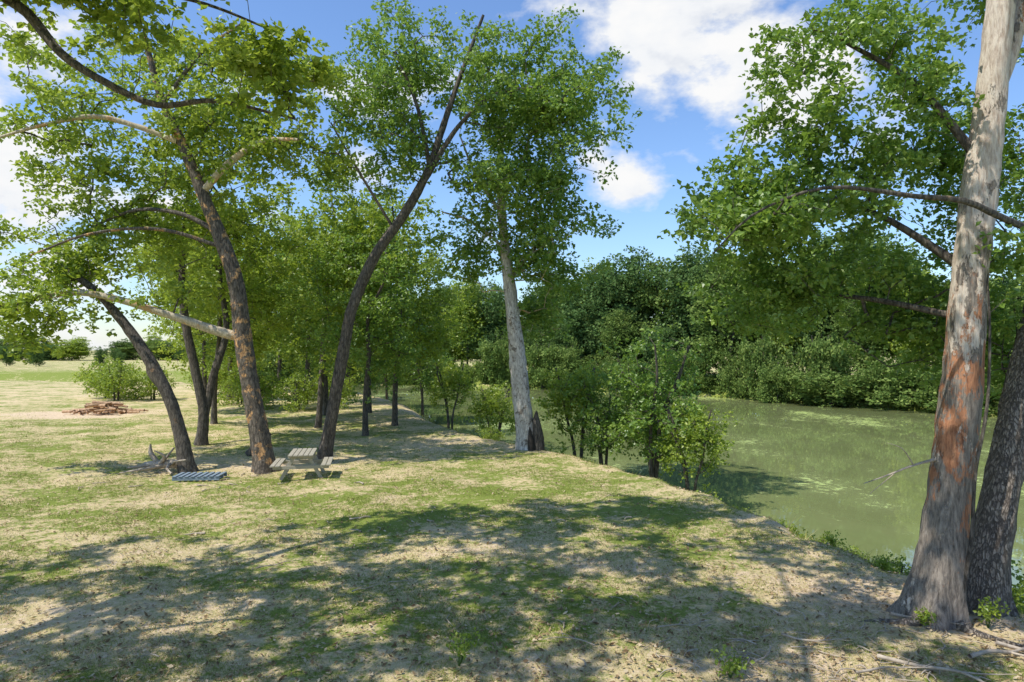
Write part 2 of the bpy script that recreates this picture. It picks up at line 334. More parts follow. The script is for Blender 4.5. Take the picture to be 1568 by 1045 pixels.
# --- tree A : big sycamore, left of picnic table
A_trunk=[(-8.74,24.3,-.1,.36),(-8.95,24.3,1.2,.33),(-9.2,24.3,2.4,.32),(-9.51,24.3,4.18,.30),(-9.86,24.3,6.74,.27),(-10.44,24.3,8.37,.24),(-11.14,24.3,10.1,.2),(-11.83,24.2,11.86,.16),(-12.4,24,13.2,.13),(-12.9,23.8,15.3,.08)]
A_l=[[(-11.05,24.3,9.9,.13),(-10.1,24,10.75,.12),(-8.7,23.6,11.5,.09),(-7.3,23.2,11.45,.05)],
     [(-9.75,24.3,4.75,.17),(-10.6,24.2,5.0,.16),(-12.2,24,5.55,.13),(-14,23.8,6.1,.11),(-15.2,23.6,6.25,.10),(-16.8,23.4,5.93,.08),(-18.6,23.2,5.5,.05)],
     [(-11.9,24.2,11.7,.11),(-13.35,24,12.2,.09),(-14.7,23.8,12.45,.08),(-16.4,23.5,12.0,.06),(-17.9,23.2,11.4,.04)],
     [(-10.5,24.3,8.5,.10),(-12,24.6,9.2,.08),(-13.8,25,9.4,.06),(-15.6,25.4,8.9,.04)],
     [(-10.2,24.3,7.9,.08),(-12.2,23.6,8.45,.06),(-14.2,23,8.2,.045),(-16,22.6,7.4,.03)],
     [(-12.3,24,13,.08),(-10.8,23.6,14.6,.06),(-9.2,23.4,15.6,.04)]]
ra=np.random.default_rng(1)
attA=np.vstack([ell(ra,(-13.2,25.4,13.4),(5.8,4.0,3.2),205,1.9,.75,1.1),ell(ra,(-14.8,26,9.3),(4.8,3.4,2.2),95,1.7,.7,1.1),ell(ra,(-8.6,25,12.8),(3.2,2.6,3.0),85,1.7,.5,1.2),
   ell(ra,(-16.8,23.4,5.6),(2.6,2.2,1.4),42,1.6,.4),ell(ra,(-13.4,24.6,6.7),(2.8,1.4,1.1),24,1.6,.4)])
place_tree('sycamore_tree',[A_trunk]+A_l,attA,21,BARK_A,LEAF_A,{1:BARK_PALE,2:BARK_PALE,3:BARK_PALE,4:BARK_DARK},twigmat=BARK_DARK,per=60,spread=.36,size=.185,zmin=4.5,up=.5,twig=.011)

# --- tree B : curved leaning tree
B_trunk=[(-7.3,26.4,-.1,.27),(-7.05,26.4,1.2,.24),(-6.8,26.4,2.66,.23),(-6.5,26.4,4.3,.22),(-6.16,26.4,5.94,.21),(-5.28,26.4,7.96,.2),(-4.14,26.4,9.6,.18),(-3.26,26.4,11.25,.15),(-2.63,26.3,13,.12),(-2.0,26.2,14.8,.09),(-1.1,26,17.1,.05)]
B_l=[[(-3.9,26.4,9.9,.12),(-2.9,26.2,11.6,.10),(-1.9,26,13,.08),(-0.6,25.8,14,.05),(1.2,25.6,14.2,.03)],
     [(-3.2,26.4,11.4,.09),(-3.6,26,13.5,.07),(-4.4,25.6,15.5,.05)],
     [(-4.6,26.4,9,.06),(-5.8,26,11,.045),(-6.8,25.5,12.8,.03)]]
rb=np.random.default_rng(2)
attB=np.vstack([ell(rb,(-3.4,26.8,14.8),(4.8,3.4,3.4),215,1.9,.7,1.2),ell(rb,(1.4,26,13.6),(3.4,2.6,3.3),160,1.8,.5,1.2),ell(rb,(-5.8,26.8,12.6),(2.8,2.2,2.6),80,1.6,.5,1.2),ell(rb,(-1.4,26.4,10.8),(2.2,2,1.3),38,1.6,.4)])
place_tree('leaning_elm_tree',[B_trunk]+B_l,attB,22,BARK_DARK,LEAF_D,per=60,spread=.34,size=.16,zmin=8.3,up=.5,twig=.010)

# --- tree C : white-trunk sycamore on the bank
C_trunk=[(.67,29,-.35,.46),(.55,29,.9,.42),(.44,29,1.94,.39),(.17,29,4.7,.33),(-.1,29,6.9,.26),(-.33,29,8.9,.20),(-.45,29,11,.15),(-.5,29,13.6,.10),(-.4,29,16.4,.05)]
C_l=[[(-.1,29,7.2,.09),(1,28.8,8.6,.07),(2.2,28.6,9.2,.04)],[(-.4,29,10,.08),(-1.5,28.7,11.6,.06),(-2.2,28.5,13.3,.03)],[(-.3,29,8.6,.07),(-1.8,29.2,9.8,.05),(-3,29.3,10.2,.03)],
     [(1.08,28.8,-.45,.28),(1.10,28.8,.3,.26),(1.06,28.82,.8,.22),(1.02,28.85,1.3,.14),(1.04,28.88,1.7,.03)],
     [(.80,28.52,-.15,.12),(.80,28.55,.3,.13),(.76,28.58,.7,.09),(.74,28.62,1.05,.02)]]  # last path: solid stub on the trunk, painted dark as a hollow's shade
rc=np.random.default_rng(3)
attC=np.vstack([ell(rc,(.9,29,12.3),(3.2,2.6,5.0),200,1.8,.65,1.3),ell(rc,(2.0,28.8,8.8),(2.3,2,2.4),85,1.7,.5,1.3),ell(rc,(-1.6,29.6,8.8),(1.9,1.8,2.2),50,1.6,.4),ell(rc,(1.1,29.8,5.9),(1.7,1.4,1.2),32,1.5,.3)])
place_tree('white_sycamore_tree',[C_trunk]+C_l,attC,23,BARK_C,LEAF_D,{4:BARK_DARK,5:HOLLOW_SHADE},twigmat=BARK_PALE,per=56,spread=.35,size=.175,zmin=5,up=.5)

# --- tree D : right foreground peeling trunk
D_trunk=[(6.75,11,-.15,.40),(6.82,11,.45,.37),(6.91,11,1.0,.345),(7.07,11,2.35,.30),(7.22,11,3.6,.285),(7.33,11,4.88,.27),(7.43,11,5.93,.255),(7.6,11,7.2,.24),(7.75,11,8.35,.22),(7.9,11,9.7,.2),(8.1,11,12,.13)]
D_l=[[(8.9,11.0,6.0,.06),(7.5,10.4,6.3,.05),(6.7,10.1,6.5,.042),(5.9,10,6.55,.036),(4.9,10,6.68,.03),(4.27,10,6.6,.024),(3.5,10,6.25,.016),(2.95,10,5.7,.01)],
     [(7.4,11.1,5.6,.08),(6.4,11.8,6.6,.05),(5.2,12.6,7.3,.035),(4,13.2,7.5,.02)],
     [(7.6,11,7.3,.08),(6.7,11.3,8.7,.05),(5.6,11.6,9.6,.03)],
     [(7.35,11.05,4.8,.06),(6.6,12.4,5.2,.045),(5.8,13.6,5.4,.03),(5,14.5,5.3,.02)],
     [(7.75,11.05,8.2,.13),(8.2,11.1,9.3,.12),(8.5,11.2,10.8,.1)],
     [(6.95,10.68,.1,.03),(7.14,10.66,1.3,.028),(7.24,10.68,2.4,.025),(7.44,10.70,3.4,.022),(7.52,10.74,4.6,.018),(7.52,10.8,5.6,.012)]]
rd=np.random.default_rng(4)
attD=np.vstack([ell(rd,(5.9,11.8,8.7),(1.8,1.5,1.7),140,1.8,.6,1.8),ell(rd,(4.9,12.4,7.0),(2.0,1.8,1.0),145,1.7,.5,1.8),ell(rd,(4.1,10.8,6.3),(1.4,.8,.6),45,1.6,.4,2),
   ell(rd,(5.7,13.4,5.5),(2.1,1.8,1.0),140,1.7,.5,1.8),ell(rd,(7.9,12.6,7.4),(1.4,1.3,2.6),95,1.7,.4,1.8),ell(rd,(8.3,10.6,5.8),(.8,.6,.9),18,1.7,.2),ell(rd,(7.5,12.8,4.8),(1.4,.8,1.1),55,1.7,.2),ell(rd,(7.5,11.5,10.5),(2.2,2,1.2),40,1.7,.3)])
place_tree('peeling_bark_tree',[D_trunk]+D_l,attD,24,BARK_D,LEAF_D,{1:BARK_DARK,2:BARK_DARK,3:BARK_DARK,4:BARK_DARK,6:BARK_DARK},twigmat=BARK_DARK,per=60,spread=.20,size=.108,zmin=4,twig=.005,step=.22,segs=24,up=.5)
E_trunk=[(7.75,11.3,-.2,.32),(7.85,11.35,.6,.30),(8.05,11.4,1.4,.28),(8.4,11.5,2.7,.26),(8.9,11.7,4.4,.23),(9.6,12,6.6,.18),(10.2,12.2,9,.1)]
re=np.random.default_rng(5)
attE=np.vstack([ell(re,(10.3,12.8,8.5),(2,2,2),60,1.7,.3),ell(re,(8.9,12.8,4.4),(1.1,1,1.4),50,1.6,.2)])
place_tree('grey_bark_tree',[E_trunk],attE,25,BARK_E,LEAF_D,twigmat=BARK_DARK,per=60,spread=.22,size=.11,zmin=3,twig=.005,step=.25,segs=22)

# --- overhead trees near the camera (left & behind) that shade the lawn
O1=[[(-13.4,4,-.1,.28),(-13.2,4.6,4,.22),(-12.6,6.5,7.5,.18),(-11.4,9.6,10,.14),(-10.3,12,11.0,.12),(-9.5,13,10.9,.10),(-8.63,13,9.96,.085),(-7.76,13,9.4,.07),(-6.77,13,8.97,.055),(-5.65,13,9.05,.04),(-4.15,13,8.7,.02)],
    [(-12.8,6,7,.10),(-10.5,7.5,10,.07),(-7.5,8.5,11.6,.04),(-5,9,12,.02)],
    [(-9.9,12.6,11,.06),(-8.6,13.6,11.6,.05),(-6.6,14,11.5,.035),(-5,14.3,11,.02)],
    [(-13,5,6,.1),(-14.5,6,9,.08),(-15.5,8,11.5,.05)]]
ro=np.random.default_rng(6)
attO=np.vstack([ell(ro,(-8.4,13.3,11.4),(3.6,2.0,1.1),80,1.7,.6,1.6),ell(ro,(-5.4,13,9.5),(1.9,1.2,.8),32,1.6,.4,1.5),ell(ro,(-11.5,7.5,11.8),(6,5,.9),300,1.9,.95,2.1),ell(ro,(-17.5,5,9.5),(4,5,1.6),120,1.7,.9,2.0)])
place_tree('overhanging_elm_tree',O1,attO,26,BARK_DARK,LEAF_A,per=70,spread=.21,size=.15,zmin=6,twig=.005,step=.3,tipf=.5)
O2=[[(-5,-5,-.1,.30),(-4.8,-4,4,.24),(-4.2,-2,8,.18),(-3.4,2,11,.10),(-2.4,6.5,12.6,.05),(-1.6,10,13,.03)],
    [(-4.2,-1.6,8.4,.10),(-6.5,2.5,12,.06),(-7.5,6,13,.03)],[(-4.0,-1,9,.1),(-.5,3,12.5,.05),(3,6,13,.03)]]
attP=np.vstack([ell(ro,(-4,7.2,12.8),(7,5,.9),330,1.9,.95,2.1),ell(ro,(3.2,6,13),(3,3.4,.8),70,1.7,.9,2.1),ell(ro,(-3.5,13.8,13.3),(7,2.4,.8),190,1.7,.9,2.1),ell(ro,(-6,1,12),(6,4,1.0),160,1.7,.95,2.1)])
place_tree('overhanging_pecan_tree',O2,attP,27,BARK_DARK,LEAF_D,per=66,spread=.21,size=.16,zmin=8,twig=.005,step=.3,tipf=.5)

# --- two-stem tree and leaning tree to the left
H1=[[(-11.35,24.0,-.1,.26),(-11.6,24,1.2,.23),(-12.1,24,2.7,.21),(-13.2,24,4.6,.18),(-14.6,24,6.3,.13),(-15.8,23.8,7.2,.08)],[(-12.1,24,2.8,.13),(-12.8,24.1,3.5,.10),(-12.75,24.1,4.2,.06)]]
rh=np.random.default_rng(8)
place_tree('leaning_sycamore_tree',H1,np.vstack([ell(rh,(-15.6,24.6,7.0),(2.4,2,1.2),44,1.6,.4)]),28,BARK_DARK,LEAF_A,per=55,spread=.34,size=.17,zmin=5)
H2=[[(-14.1,31,-.1,.26),(-14.0,31,1.5,.22),(-14.4,31,3.4,.2),(-14.9,31,6,.17),(-15.0,31,8.5,.13),(-14.7,31,12,.07)],[(-14.0,31.1,1.3,.2),(-13.6,31.2,3.2,.17),(-13.1,31.3,5.2,.14),(-13.5,31.5,8,.09),(-13,31.5,11,.05)]]
place_tree('two_stem_elm_tree',H2,np.vstack([ell(rh,(-13.6,31.6,10.2),(4.6,3.4,3.6),160,1.8,.6,1.1),ell(rh,(-12.0,32.5,6.6),(3.0,2.4,1.7),60,1.6,.4)]),29,BARK_DARK,LEAF_A,per=55,spread=.40,size=.20,zmin=4.4)

# ------------------------------------------------------------ tree variants (shared meshes)
def variant(tag,H,base,cr,ncl,per,spread,size,leaf,seed,lean=0.0,bark=BARK_DARK,stems=1,r0=.17):
    rg=np.random.default_rng(seed); limbs=[]
    for s in range(stems):
        ang=rg.uniform(0,6.28); k=(0.14 if stems==1 else .22)*H
        pts=[]
        for i,t in enumerate(np.linspace(0,.88,6)):
            pts.append((lean*H*t+math.cos(ang)*k*t*t+rg.normal()*.04*H*t*(i>0)*.5+(0.12*math.cos(ang) if stems>1 else 0),math.sin(ang)*k*t*t+rg.normal()*.04*H*t*.5+(0.12*math.sin(ang) if stems>1 else 0),H*t-.2*(i==0),r0*(1-t)**.9+.02))
        limbs.append(pts)
    cz=(base+H)/2; rz=(H-base)/2
    at=np.vstack([ell(rg,(lean*H*.6,0,cz),(cr*.8,cr*.8,rz),int(ncl*.55),2.2,.4,5/cr)]+
       [ell(rg,(lean*H*.6+cr*.55*math.cos(a),cr*.55*math.sin(a),base+rz*2*rg.uniform(.2,.72)),(cr*.5,cr*.5,rz*.36),int(ncl*.09),2.0,.2,5/cr) for a in np.arange(5)*1.257+rg.uniform(0,1)])
    tr,(bco,bf),tips,rg=build_tree(limbs,at,seed,zmin=base*.7,twig=.011,step=.6,segs=9,flare=tuple(range(stems)),tipf=.5)
    cos=[];fs=[];o=0
    for _,co,f in tr: cos.append(co);fs.append(f+o);o+=len(co)
    cos.append(bco);fs.append(bf+o)
    tm=mesh_np(tag+'_wood',np.vstack(cos),np.vstack(fs),4,bark,True)
    fm=leaf_mesh(tag+'_leaves',tips,per,spread,size,leaf,rg,.5,.7)
    return tm,fm
GV=[variant('grove_a',15,2.6,4.6,220,50,.46,.245,LEAF_A,101,.05),variant('grove_b',14,2.2,4.2,205,50,.46,.225,LEAF_D,102,-.05),variant('grove_c',16,3.0,4.8,225,50,.46,.245,LEAF_A,103,.1)]
FV=[variant('far_a',17,1.2,5.2,240,40,.72,.44,LEAF_F,111),variant('far_b',14,.4,5.0,230,40,.72,.44,LEAF_H,112),variant('far_c',18,2,4.0,210,40,.72,.44,LEAF_A,113),variant('far_d',6,-.3,4.0,140,50,.55,.34,LEAF_F,114,stems=2,r0=.1),variant('far_e',20,3,6.4,300,40,.80,.46,LEAF_H,115)]
SV=[variant('sapling_a',6.6,1.7,1.8,105,50,.27,.14,LEAF_D,121,stems=3,r0=.07),variant('sapling_b',5.6,1.3,1.5,80,50,.27,.14,LEAF_A,122,stems=3,r0=.06),variant('shrub',2.4,-.1,1.6,80,50,.24,.12,LEAF_A,123,stems=3,r0=.03)]
def inst(name,var,x,y,rot,sc,z=None,parent=None):
    if z is None: z=float(hgt([[x,y]])[0])
    if parent is None:
        r=bpy.data.objects.new(name,None); COL.objects.link(r)
    else:
        r=bpy.data.objects.new('tree_part',None); COL.objects.link(r); r.parent=parent
    r.location=(x,y,z); r.rotation_euler=(0,0,rot); r.scale=(sc[0],sc[0],sc[1]) if isinstance(sc,tuple) else (sc,sc,sc)
    obj('trunk_and_branches',var[0],r); obj('foliage',var[1],r); return r
ri=np.random.default_rng(9)
for x,y,v,s in [(-17.0,39,0,.9),(-12,44,1,.95),(-21,47,2,.9),(-9.6,46,0,.95),(-16,53,1,1.05),(-12,56,2,1.0),(-24,58,0,1.05),(-16,67,1,1.1),(-22,64,2,1.1),(-30,68,1,1.1),(-23,78,0,1.2),(-34,84,2,1.1),(-10.8,38,2,.95),(-6.6,38.5,0,.9),(-44,100,0,1.1),(-7.3,34.0,1,.8)]:
    inst('elm_tree',GV[v],x,y,ri.uniform(0,6.28),s)
for x,y,v,s in [(5.5,27.2,0,1.15),(6.8,25.8,1,.9),(3.0,31.0,1,1.1),(4.0,29.6,0,.9),(-.9,36.5,1,.9),(-3.9,43.5,1,1.0),(-7.0,55,0,1.25),(-11.5,64,0,1.4),(6.0,28.6,0,.95)]:
    inst('willow_sapling',SV[v],x,y,ri.uniform(0,6.28),s)
for x,y,s in [(8.3,17.8,.5),(8.9,16.2,.55),(7.7,19.6,.5),(8.7,14.6,.45),(9.8,13.2,.75),(7.0,21.6,.45),(6.2,23.8,.45),(-33,57,1.4),(-30.5,58,1.2),(-35.5,60,1.5),(-15,48,1.1),(-18.5,50,1.3),(-21.5,54,1.3),(-13,50,1.1),(-25,62,1.5),(-28,64,1.5),(-1,33.2,.4),(10.4,11.9,.75),(9.4,15,.4),(4.6,26.2,.4)]:
    inst('shrub',SV[2],x,y,ri.uniform(0,6.28),s)
ff=bpy.data.objects.new('far_bank_forest',None); COL.objects.link(ff)
def along(pl,stp):
    out=[]
    for a,b in zip(pl[:-1],pl[1:]):
        a=np.array(a,float);b=np.array(b,float);L=np.linalg.norm(b-a);t=(b-a)/L;nn=np.array([t[1],-t[0]])
        for q in np.arange(0,L,stp): out.append((a+t*q,nn))
    return out
FL=FAR[1:-1]
for (p,nn) in along(FL,3.6):
    if p[0]<-60: continue
    o=nn if sdist(np.array([p+nn*2]))[0]<0 else -nn
    a=p-o*1.4+ri.normal(size=2)*.7; inst('',FV[3],a[0],a[1],ri.uniform(0,6.28),(ri.uniform(.5,1.3),ri.uniform(.4,1.5)),z=-1.7,parent=ff)
for row,(off,stp) in enumerate([(3.5,6.5),(10,7),(18,8)]):
    for (p,nn) in along(FL,stp):
        o=nn if sdist(np.array([p+nn*2]))[0]<0 else -nn
        a=p+o*off+ri.normal(size=2)*1.7; v=int([0,1,2,4][ri.integers(0,4)]); s=ri.uniform(.5,1.08)*(1+.09*row)
        inst('',FV[v],a[0],a[1],ri.uniform(0,6.28),s,parent=ff)
for x,y,v,s in [(12.5,109,4,.95),(18,106,4,1.02),(23,102,0,1.12),(28,99,4,.98),(7,113,0,.95),(34,92,2,1.0),(44,82,4,1.0)]:
    inst('',FV[v],x,y,ri.uniform(0,6.28),s,parent=ff)
dt=bpy.data.objects.new('distant_tree_line',None); COL.objects.link(dt)
for i in range(70):
    x=-330+i*5.5+ri.normal()*2; y=250+ri.normal()*8+.1*abs(x)
    inst('',FV[int(ri.integers(0,3))],x,y,ri.uniform(0,6.28),(ri.uniform(1.0,1.6),ri.uniform(.4,.7)),z=-1,parent=dt)
for i in range(12):
    inst('',FV[1],-95-ri.uniform(0,80),150+ri.uniform(0,50),ri.uniform(0,6.28),ri.uniform(.25,.45),z=0,parent=dt)

# ------------------------------------------------------------ grass blades, weeds, litter
def blades(name,n,ymin,ymax,xr,hmin,hmax,wf,seed,cond,mat=LEAF_G,off=0.0):
    rg=np.random.default_rng(seed)
    u=rg.uniform(size=n); y=ymin*(ymax/ymin)**u; x=rg.uniform(-xr,xr,n)*y+0
    P=np.stack([x,y],1); s=sdist(P); dr=dryf(P)
    keep=cond(P,s,dr,rg); P=P[keep]; dr=dr[keep]; n=len(P); z=hgt(P); y=P[:,1]
    cl=0.5+.5*np.sin(P[:,0]*2.3+np.sin(P[:,1]*1.7)*2)*np.sin(P[:,1]*2.1+P[:,0])
    h=rg.uniform(hmin,hmax,n)*(0.6+.6*cl); w=wf*(0.6+y/22.)*rg.uniform(.6,1.3,n); a=rg.uniform(0,6.28,n)
    dx=np.cos(a)*w; dy=np.sin(a)*w; ln=rg.normal(size=(n,2))*h[:,None]*.75
    b=np.stack([P[:,0],P[:,1],z-.01],1)
    v0=b+np.stack([dx,dy,0*dx],1); v1=b-np.stack([dx,dy,0*dx],1); v2=b+np.stack([ln[:,0],ln[:,1],h],1)
    r=np.clip(rg.uniform(0,1,n)*.5+(dr-.40)*.8+.12*cl+(rg.uniform(size=n)<.18)*.4+off,0,1)
    return obj(name,mesh_np(name,np.stack([v0,v1,v2],1).reshape(-1,3),np.arange(n*3).reshape(-1,3),3,mat,False,{'rnd':('FACE',r)}))
blades('lawn_grass',480000,8,48,.82,.025,.075,.006,31,lambda P,s,d,rg:(s<1.5)&(rg.uniform(size=len(s))>np.clip((d-.47)*1.4,0,.93))&(P[:,0]<12)&((np.sin(P[:,0]*1.3+1.7*np.sin(P[:,1]*.8))+np.sin(P[:,1]*1.9+P[:,0]*.6)+.8*np.sin(P[:,0]*4.1+2*np.sin(P[:,1]*2.7))+rg.normal(size=len(s))*.6)>-.5))
blades('river_bank_grass',220000,8,70,.9,.10,.42,.010,32,lambda P,s,d,rg:(s>.2+.3*np.sin(P[:,0]*2+P[:,1]*1.3))&(s<3.0)&(P[:,0]<16))
rg=np.random.default_rng(40)
nl=30000; y=8*(45/8)**rg.uniform(size=nl); x=rg.uniform(-.8,.8,nl)*y; P=np.stack([x,y],1); s=sdist(P); k=(s<2.2); P=P[k]; n=len(P)
c=np.stack([P[:,0],P[:,1],hgt(P)+.03],1); a=rg.uniform(0,6.28,n); t=np.stack([np.cos(a),np.sin(a),rg.normal(size=n)*.3],1); b=np.stack([-np.sin(a),np.cos(a),rg.normal(size=n)*.3],1); L=rg.uniform(.02,.05,n)[:,None]
co=np.stack([c-t*L,c+b*L*.5,c+t*L,c-b*L*.5],1).reshape(-1,3)
LIT=leafmat('dry_leaves',(0.12,0.075,0.04),(0.34,0.24,0.13),(0.62,0.50,0.33),(0.4,0.3,0.15),.15)
obj('leaf_litter',mesh_np('leaf_litter',co,np.arange(n*4).reshape(-1,4),4,LIT,False,{'rnd':('FACE',rg.uniform(size=n))}))
def weed(x,y,h,seed,n=9):
    rg=np.random.default_rng(seed); z=float(hgt([[x,y]])[0]); A=[];B=[];C=[]
    for i in range(n):
        a=rg.uniform(0,6.28); r=h*rg.uniform(.2,.6); hh=h*rg.uniform(.5,1); p0=np.array([x,y,z-.02]); p1=p0+np.array([math.cos(a)*r*.4,math.sin(a)*r*.4,hh*.6]); p2=p0+np.array([math.cos(a)*r,math.sin(a)*r,hh])
        A+=[p0,p1];B+=[p1,p2]; C+=[p1,(p1+p2)/2,p2]
    co,f=frusta(np.array(A),np.array(B),np.full(len(A),.005),np.full(len(A),.003),4)
    o=obj('weed_plant',mesh_np('weed_stems',co,f,4,LEAF_D,True)); obj('leaves',leaf_mesh('weed_leaves',C,7,.05,.06,LEAF_A,rg,.5,.8),o)
for i,(x,y,h) in enumerate([(-.72,9.35,.5),(2.85,8.95,.35),(7.35,10.6,.45),(6.4,10.7,.3),(7.3,15.6,.3),(8.3,13.2,.4),(7.7,14.2,.4),(6.6,20,.4),(3.0,28.0,.6),(9,12,.5),(9.2,10.8,.5),(8.7,9.9,.4),(8.0,16.4,.45),(7.6,18.6,.5),(-9.6,26,.5),(-8.2,27,.5)]): weed(x,y,h,50+i)
def tubes_obj(name,paths,mat,seed,seg=7,parent=None):
    rg=np.random.default_rng(seed); cs=[];fs=[];o=0
    for p in paths:
        co,f=tube(catmull(p,.12),rg,seg,False,.08); cs.append(co); fs.append(f+o); o+=len(co)
    return obj(name,mesh_np(name,np.vstack(cs),np.vstack(fs),4,mat,True),parent)
def rnd_branch(x,y,a,L,r,seed):
    rg=np.random.default_rng(seed); paths=[]; p=[]; q=np.array([x,y]); 
    for i in range(6):
        z=float(hgt([q])[0])+r+.02+rg.uniform(0,.06); p.append((q[0],q[1],z,r*(1-i/6.5))); a+=rg.normal()*.25; q=q+np.array([math.cos(a),math.sin(a)])*L/5
    paths.append(p)
    for k in (2,3,4):
        b=a+rg.choice([-1,1])*rg.uniform(.5,1); s=p[k]; l=L*rg.uniform(.2,.4)
        paths.append([s[:3]+(s[3]*.7,),(s[0]+math.cos(b)*l*.5,s[1]+math.sin(b)*l*.5,s[2]+rg.uniform(0,.08),s[3]*.5),(s[0]+math.cos(b)*l,s[1]+math.sin(b)*l,s[2]+rg.uniform(-.02,.12),s[3]*.2)])
    return paths
for i,(x,y,a,L,r) in enumerate([(5.0,9.4,-.35,2.4,.03),(6.2,9.3,.2,1.9,.035),(6.9,9.8,-.3,1.5,.03),(4.5,9.0,.1,1.2,.02),(2.2,10.4,.4,1.0,.014),(1.2,9.9,2.6,.8,.012),(-5,13.4,.3,.9,.014),(6.0,10.9,.1,1.1,.03),(-2.8,12,.9,.6,.012),(7.6,9.9,.3,1.6,.03),(4.0,10.2,-.3,1.0,.02),(3.2,9.2,.5,.9,.016)]):
    tubes_obj('fallen_branch',rnd_branch(x,y,a,L,r,70+i),DEADWOOD,70+i)
rt=np.random.default_rng(77); paths=[]
for i in range(170):
    if i<100: x,y=rt.normal(4.2,1.8),abs(rt.normal(0,1.2))+8.7
    elif i<135: x,y=rt.normal(-9.5,2.5),rt.normal(22.8,1.3)
    else: x,y=rt.uniform(-8,6),rt.uniform(9,18)
    if x>8.5: continue
    a=rt.uniform(0,6.28); l=rt.uniform(.12,.5); r=rt.uniform(.005,.013)*(1+(y>16)); z=float(hgt([[x,y]])[0])+.03
    paths.append([(x,y,z,r),(x+math.cos(a)*l*.5,y+math.sin(a)*l*.5,z+rt.uniform(0,.03),r*.8),(x+math.cos(a+.3)*l,y+math.sin(a+.3)*l,z,r*.4)])
tubes_obj('scattered_twigs',paths,DEADWOOD,78,5)
tubes_obj('dead_branch',[[(6.9,11,2.55,.03),(6.4,10.9,2.45,.018),(5.9,10.8,2.3,.011),(5.5,10.7,2.2,.006)],[(6.4,10.9,2.45,.011),(6.1,10.7,2.75,.007),(5.8,10.6,2.85,.004)],[(6.1,10.85,2.36,.009),(5.7,10.9,2.0,.004)]],DEADWOOD,90)
tubes_obj('surface_root',[[(6.7,10.9,.05,.12),(6.2,10.7,.03,.07),(5.6,10.8,.0,.04),(5.1,10.6,-.04,.02)],[(6.9,10.8,.05,.1),(7.0,10.3,.02,.06),(7.4,9.9,.0,.03)]],BARK_E,91)
tubes_obj('driftwood_log',[[(-13.2,24.6,.15,.10),(-12.5,24.4,.22,.14),(-11.9,24.2,.25,.16),(-11.4,24.1,.2,.12)],[(-12.6,24.4,.2,.1),(-12.95,24.5,.6,.08),(-12.95,24.5,.9,.03)],[(-12.5,24.3,.2,.08),(-12.2,24.0,.55,.05),(-12.5,23.9,.75,.02)],[(-12,24.2,.2,.07),(-11.7,23.7,.4,.04),(-11.2,23.5,.5,.02)],[(-13,24.5,.15,.07),(-13.6,24.2,.1,.03)],[(-12.2,24.2,.2,.08),(-12.8,23.6,.15,.05),(-13.3,23.2,.1,.02)],[(-12,24.1,.3,.06),(-11.9,23.6,.2,.05),(-11.5,23.1,.1,.02)],[(-12.4,24.3,.3,.05),(-12.0,24.3,.8,.03)]],DEADWOOD,92,9)
tubes_obj('leaning_log',[[(-10.6,27.5,0.05,.17),(-10.2,27.5,.5,.16),(-9.8,27.5,.95,.14)]],BARK_DARK,93,10)

# ------------------------------------------------------------ boxes
def box(parent,name,c,s,mat,rot=(0,0,0)):
    x,y,z=[q/2 for q in s]; co=[(-x,-y,-z),(x,-y,-z),(x,y,-z),(-x,y,-z),(-x,-y,z),(x,-y,z),(x,y,z),(-x,y,z)]
    me=bpy.data.meshes.new(name); me.from_pydata(co,[],[(0,3,2,1),(4,5,6,7),(0,1,5,4),(1,2,6,5),(2,3,7,6),(3,0,4,7)]); me.materials.append(mat)
    o=obj(name,me,parent,c); o.rotation_euler=rot; b=o.modifiers.new('bevel','BEVEL'); b.width=.006; b.segments=2; return o
pt=bpy.data.objects.new('picnic_table',None); COL.objects.link(pt); pt.location=(-7.0,22.9,float(hgt([[-7,22.9]])[0])+.01); pt.rotation_euler=(0,0,.2); pt.scale=(1.08,1.08,1.08)
for i in range(5): box(pt,f'top_plank_{i+1}',(-.30+.15*i,0,.74),(.13,1.5,.04),WOOD)
for sgn in (-1,1):
    for i in range(2): box(pt,f'bench_plank_{i+1}',(sgn*(.66+.15*i),0,.44),(.13,1.5,.04),WOOD)
for yy in (-.55,.55):
    box(pt,'seat_support',(0,yy,.37),(1.64,.045,.10),WOOD)
    box(pt,'top_support',(0,yy+.0,.68),(.74,.045,.08),WOOD)
    for sgn in (-1,1): box(pt,'leg',(sgn*.40,yy+.048,.35),(.10,.045,.80),WOOD,(0,-sgn*.50,0))
box(pt,'brace',(0,0,.62),(.06,1.0,.05),WOOD)
pl=bpy.data.objects.new('wooden_pallet',None); COL.objects.link(pl); pl.location=(-10.35,22.7,float(hgt([[-10.3,22.7]])[0])+.01); pl.rotation_euler=(0,0,.08)
for yy in (-.35,0,.35): box(pl,'runner',(0,yy,.07),(1.5,.06,.11),WOOD_BLUE)
for i in range(8): box(pl,'slat',(-.68+.194*i,0,.145),(.12,.8,.03),WOOD_BLUE)
def rocks(name,items,mat,seed):
    import bmesh
    rg=np.random.default_rng(seed); bm=bmesh.new()
    for (x,y,z,r) in items:
        b=bmesh.ops.create_icosphere(bm,subdivisions=2,radius=r); sc=rg.uniform(.6,1.2,3); ax=rg.normal(size=3)
        for v in b['verts']:
            w=1+.18*math.sin(v.co.x/r*3+ax[0]*3)+.15*math.sin(v.co.y/r*3.5+ax[1]*3)
            v.co.x*=sc[0]*w; v.co.y*=sc[1]*w; v.co.z*=sc[2]*.75*w
            v.co.x+=x; v.co.y+=y; v.co.z+=z
    me=bpy.data.meshes.new(name); bm.to_mesh(me); bm.free(); me.materials.append(mat); return obj(name,me)
it=[]; rr=np.random.default_rng(60)
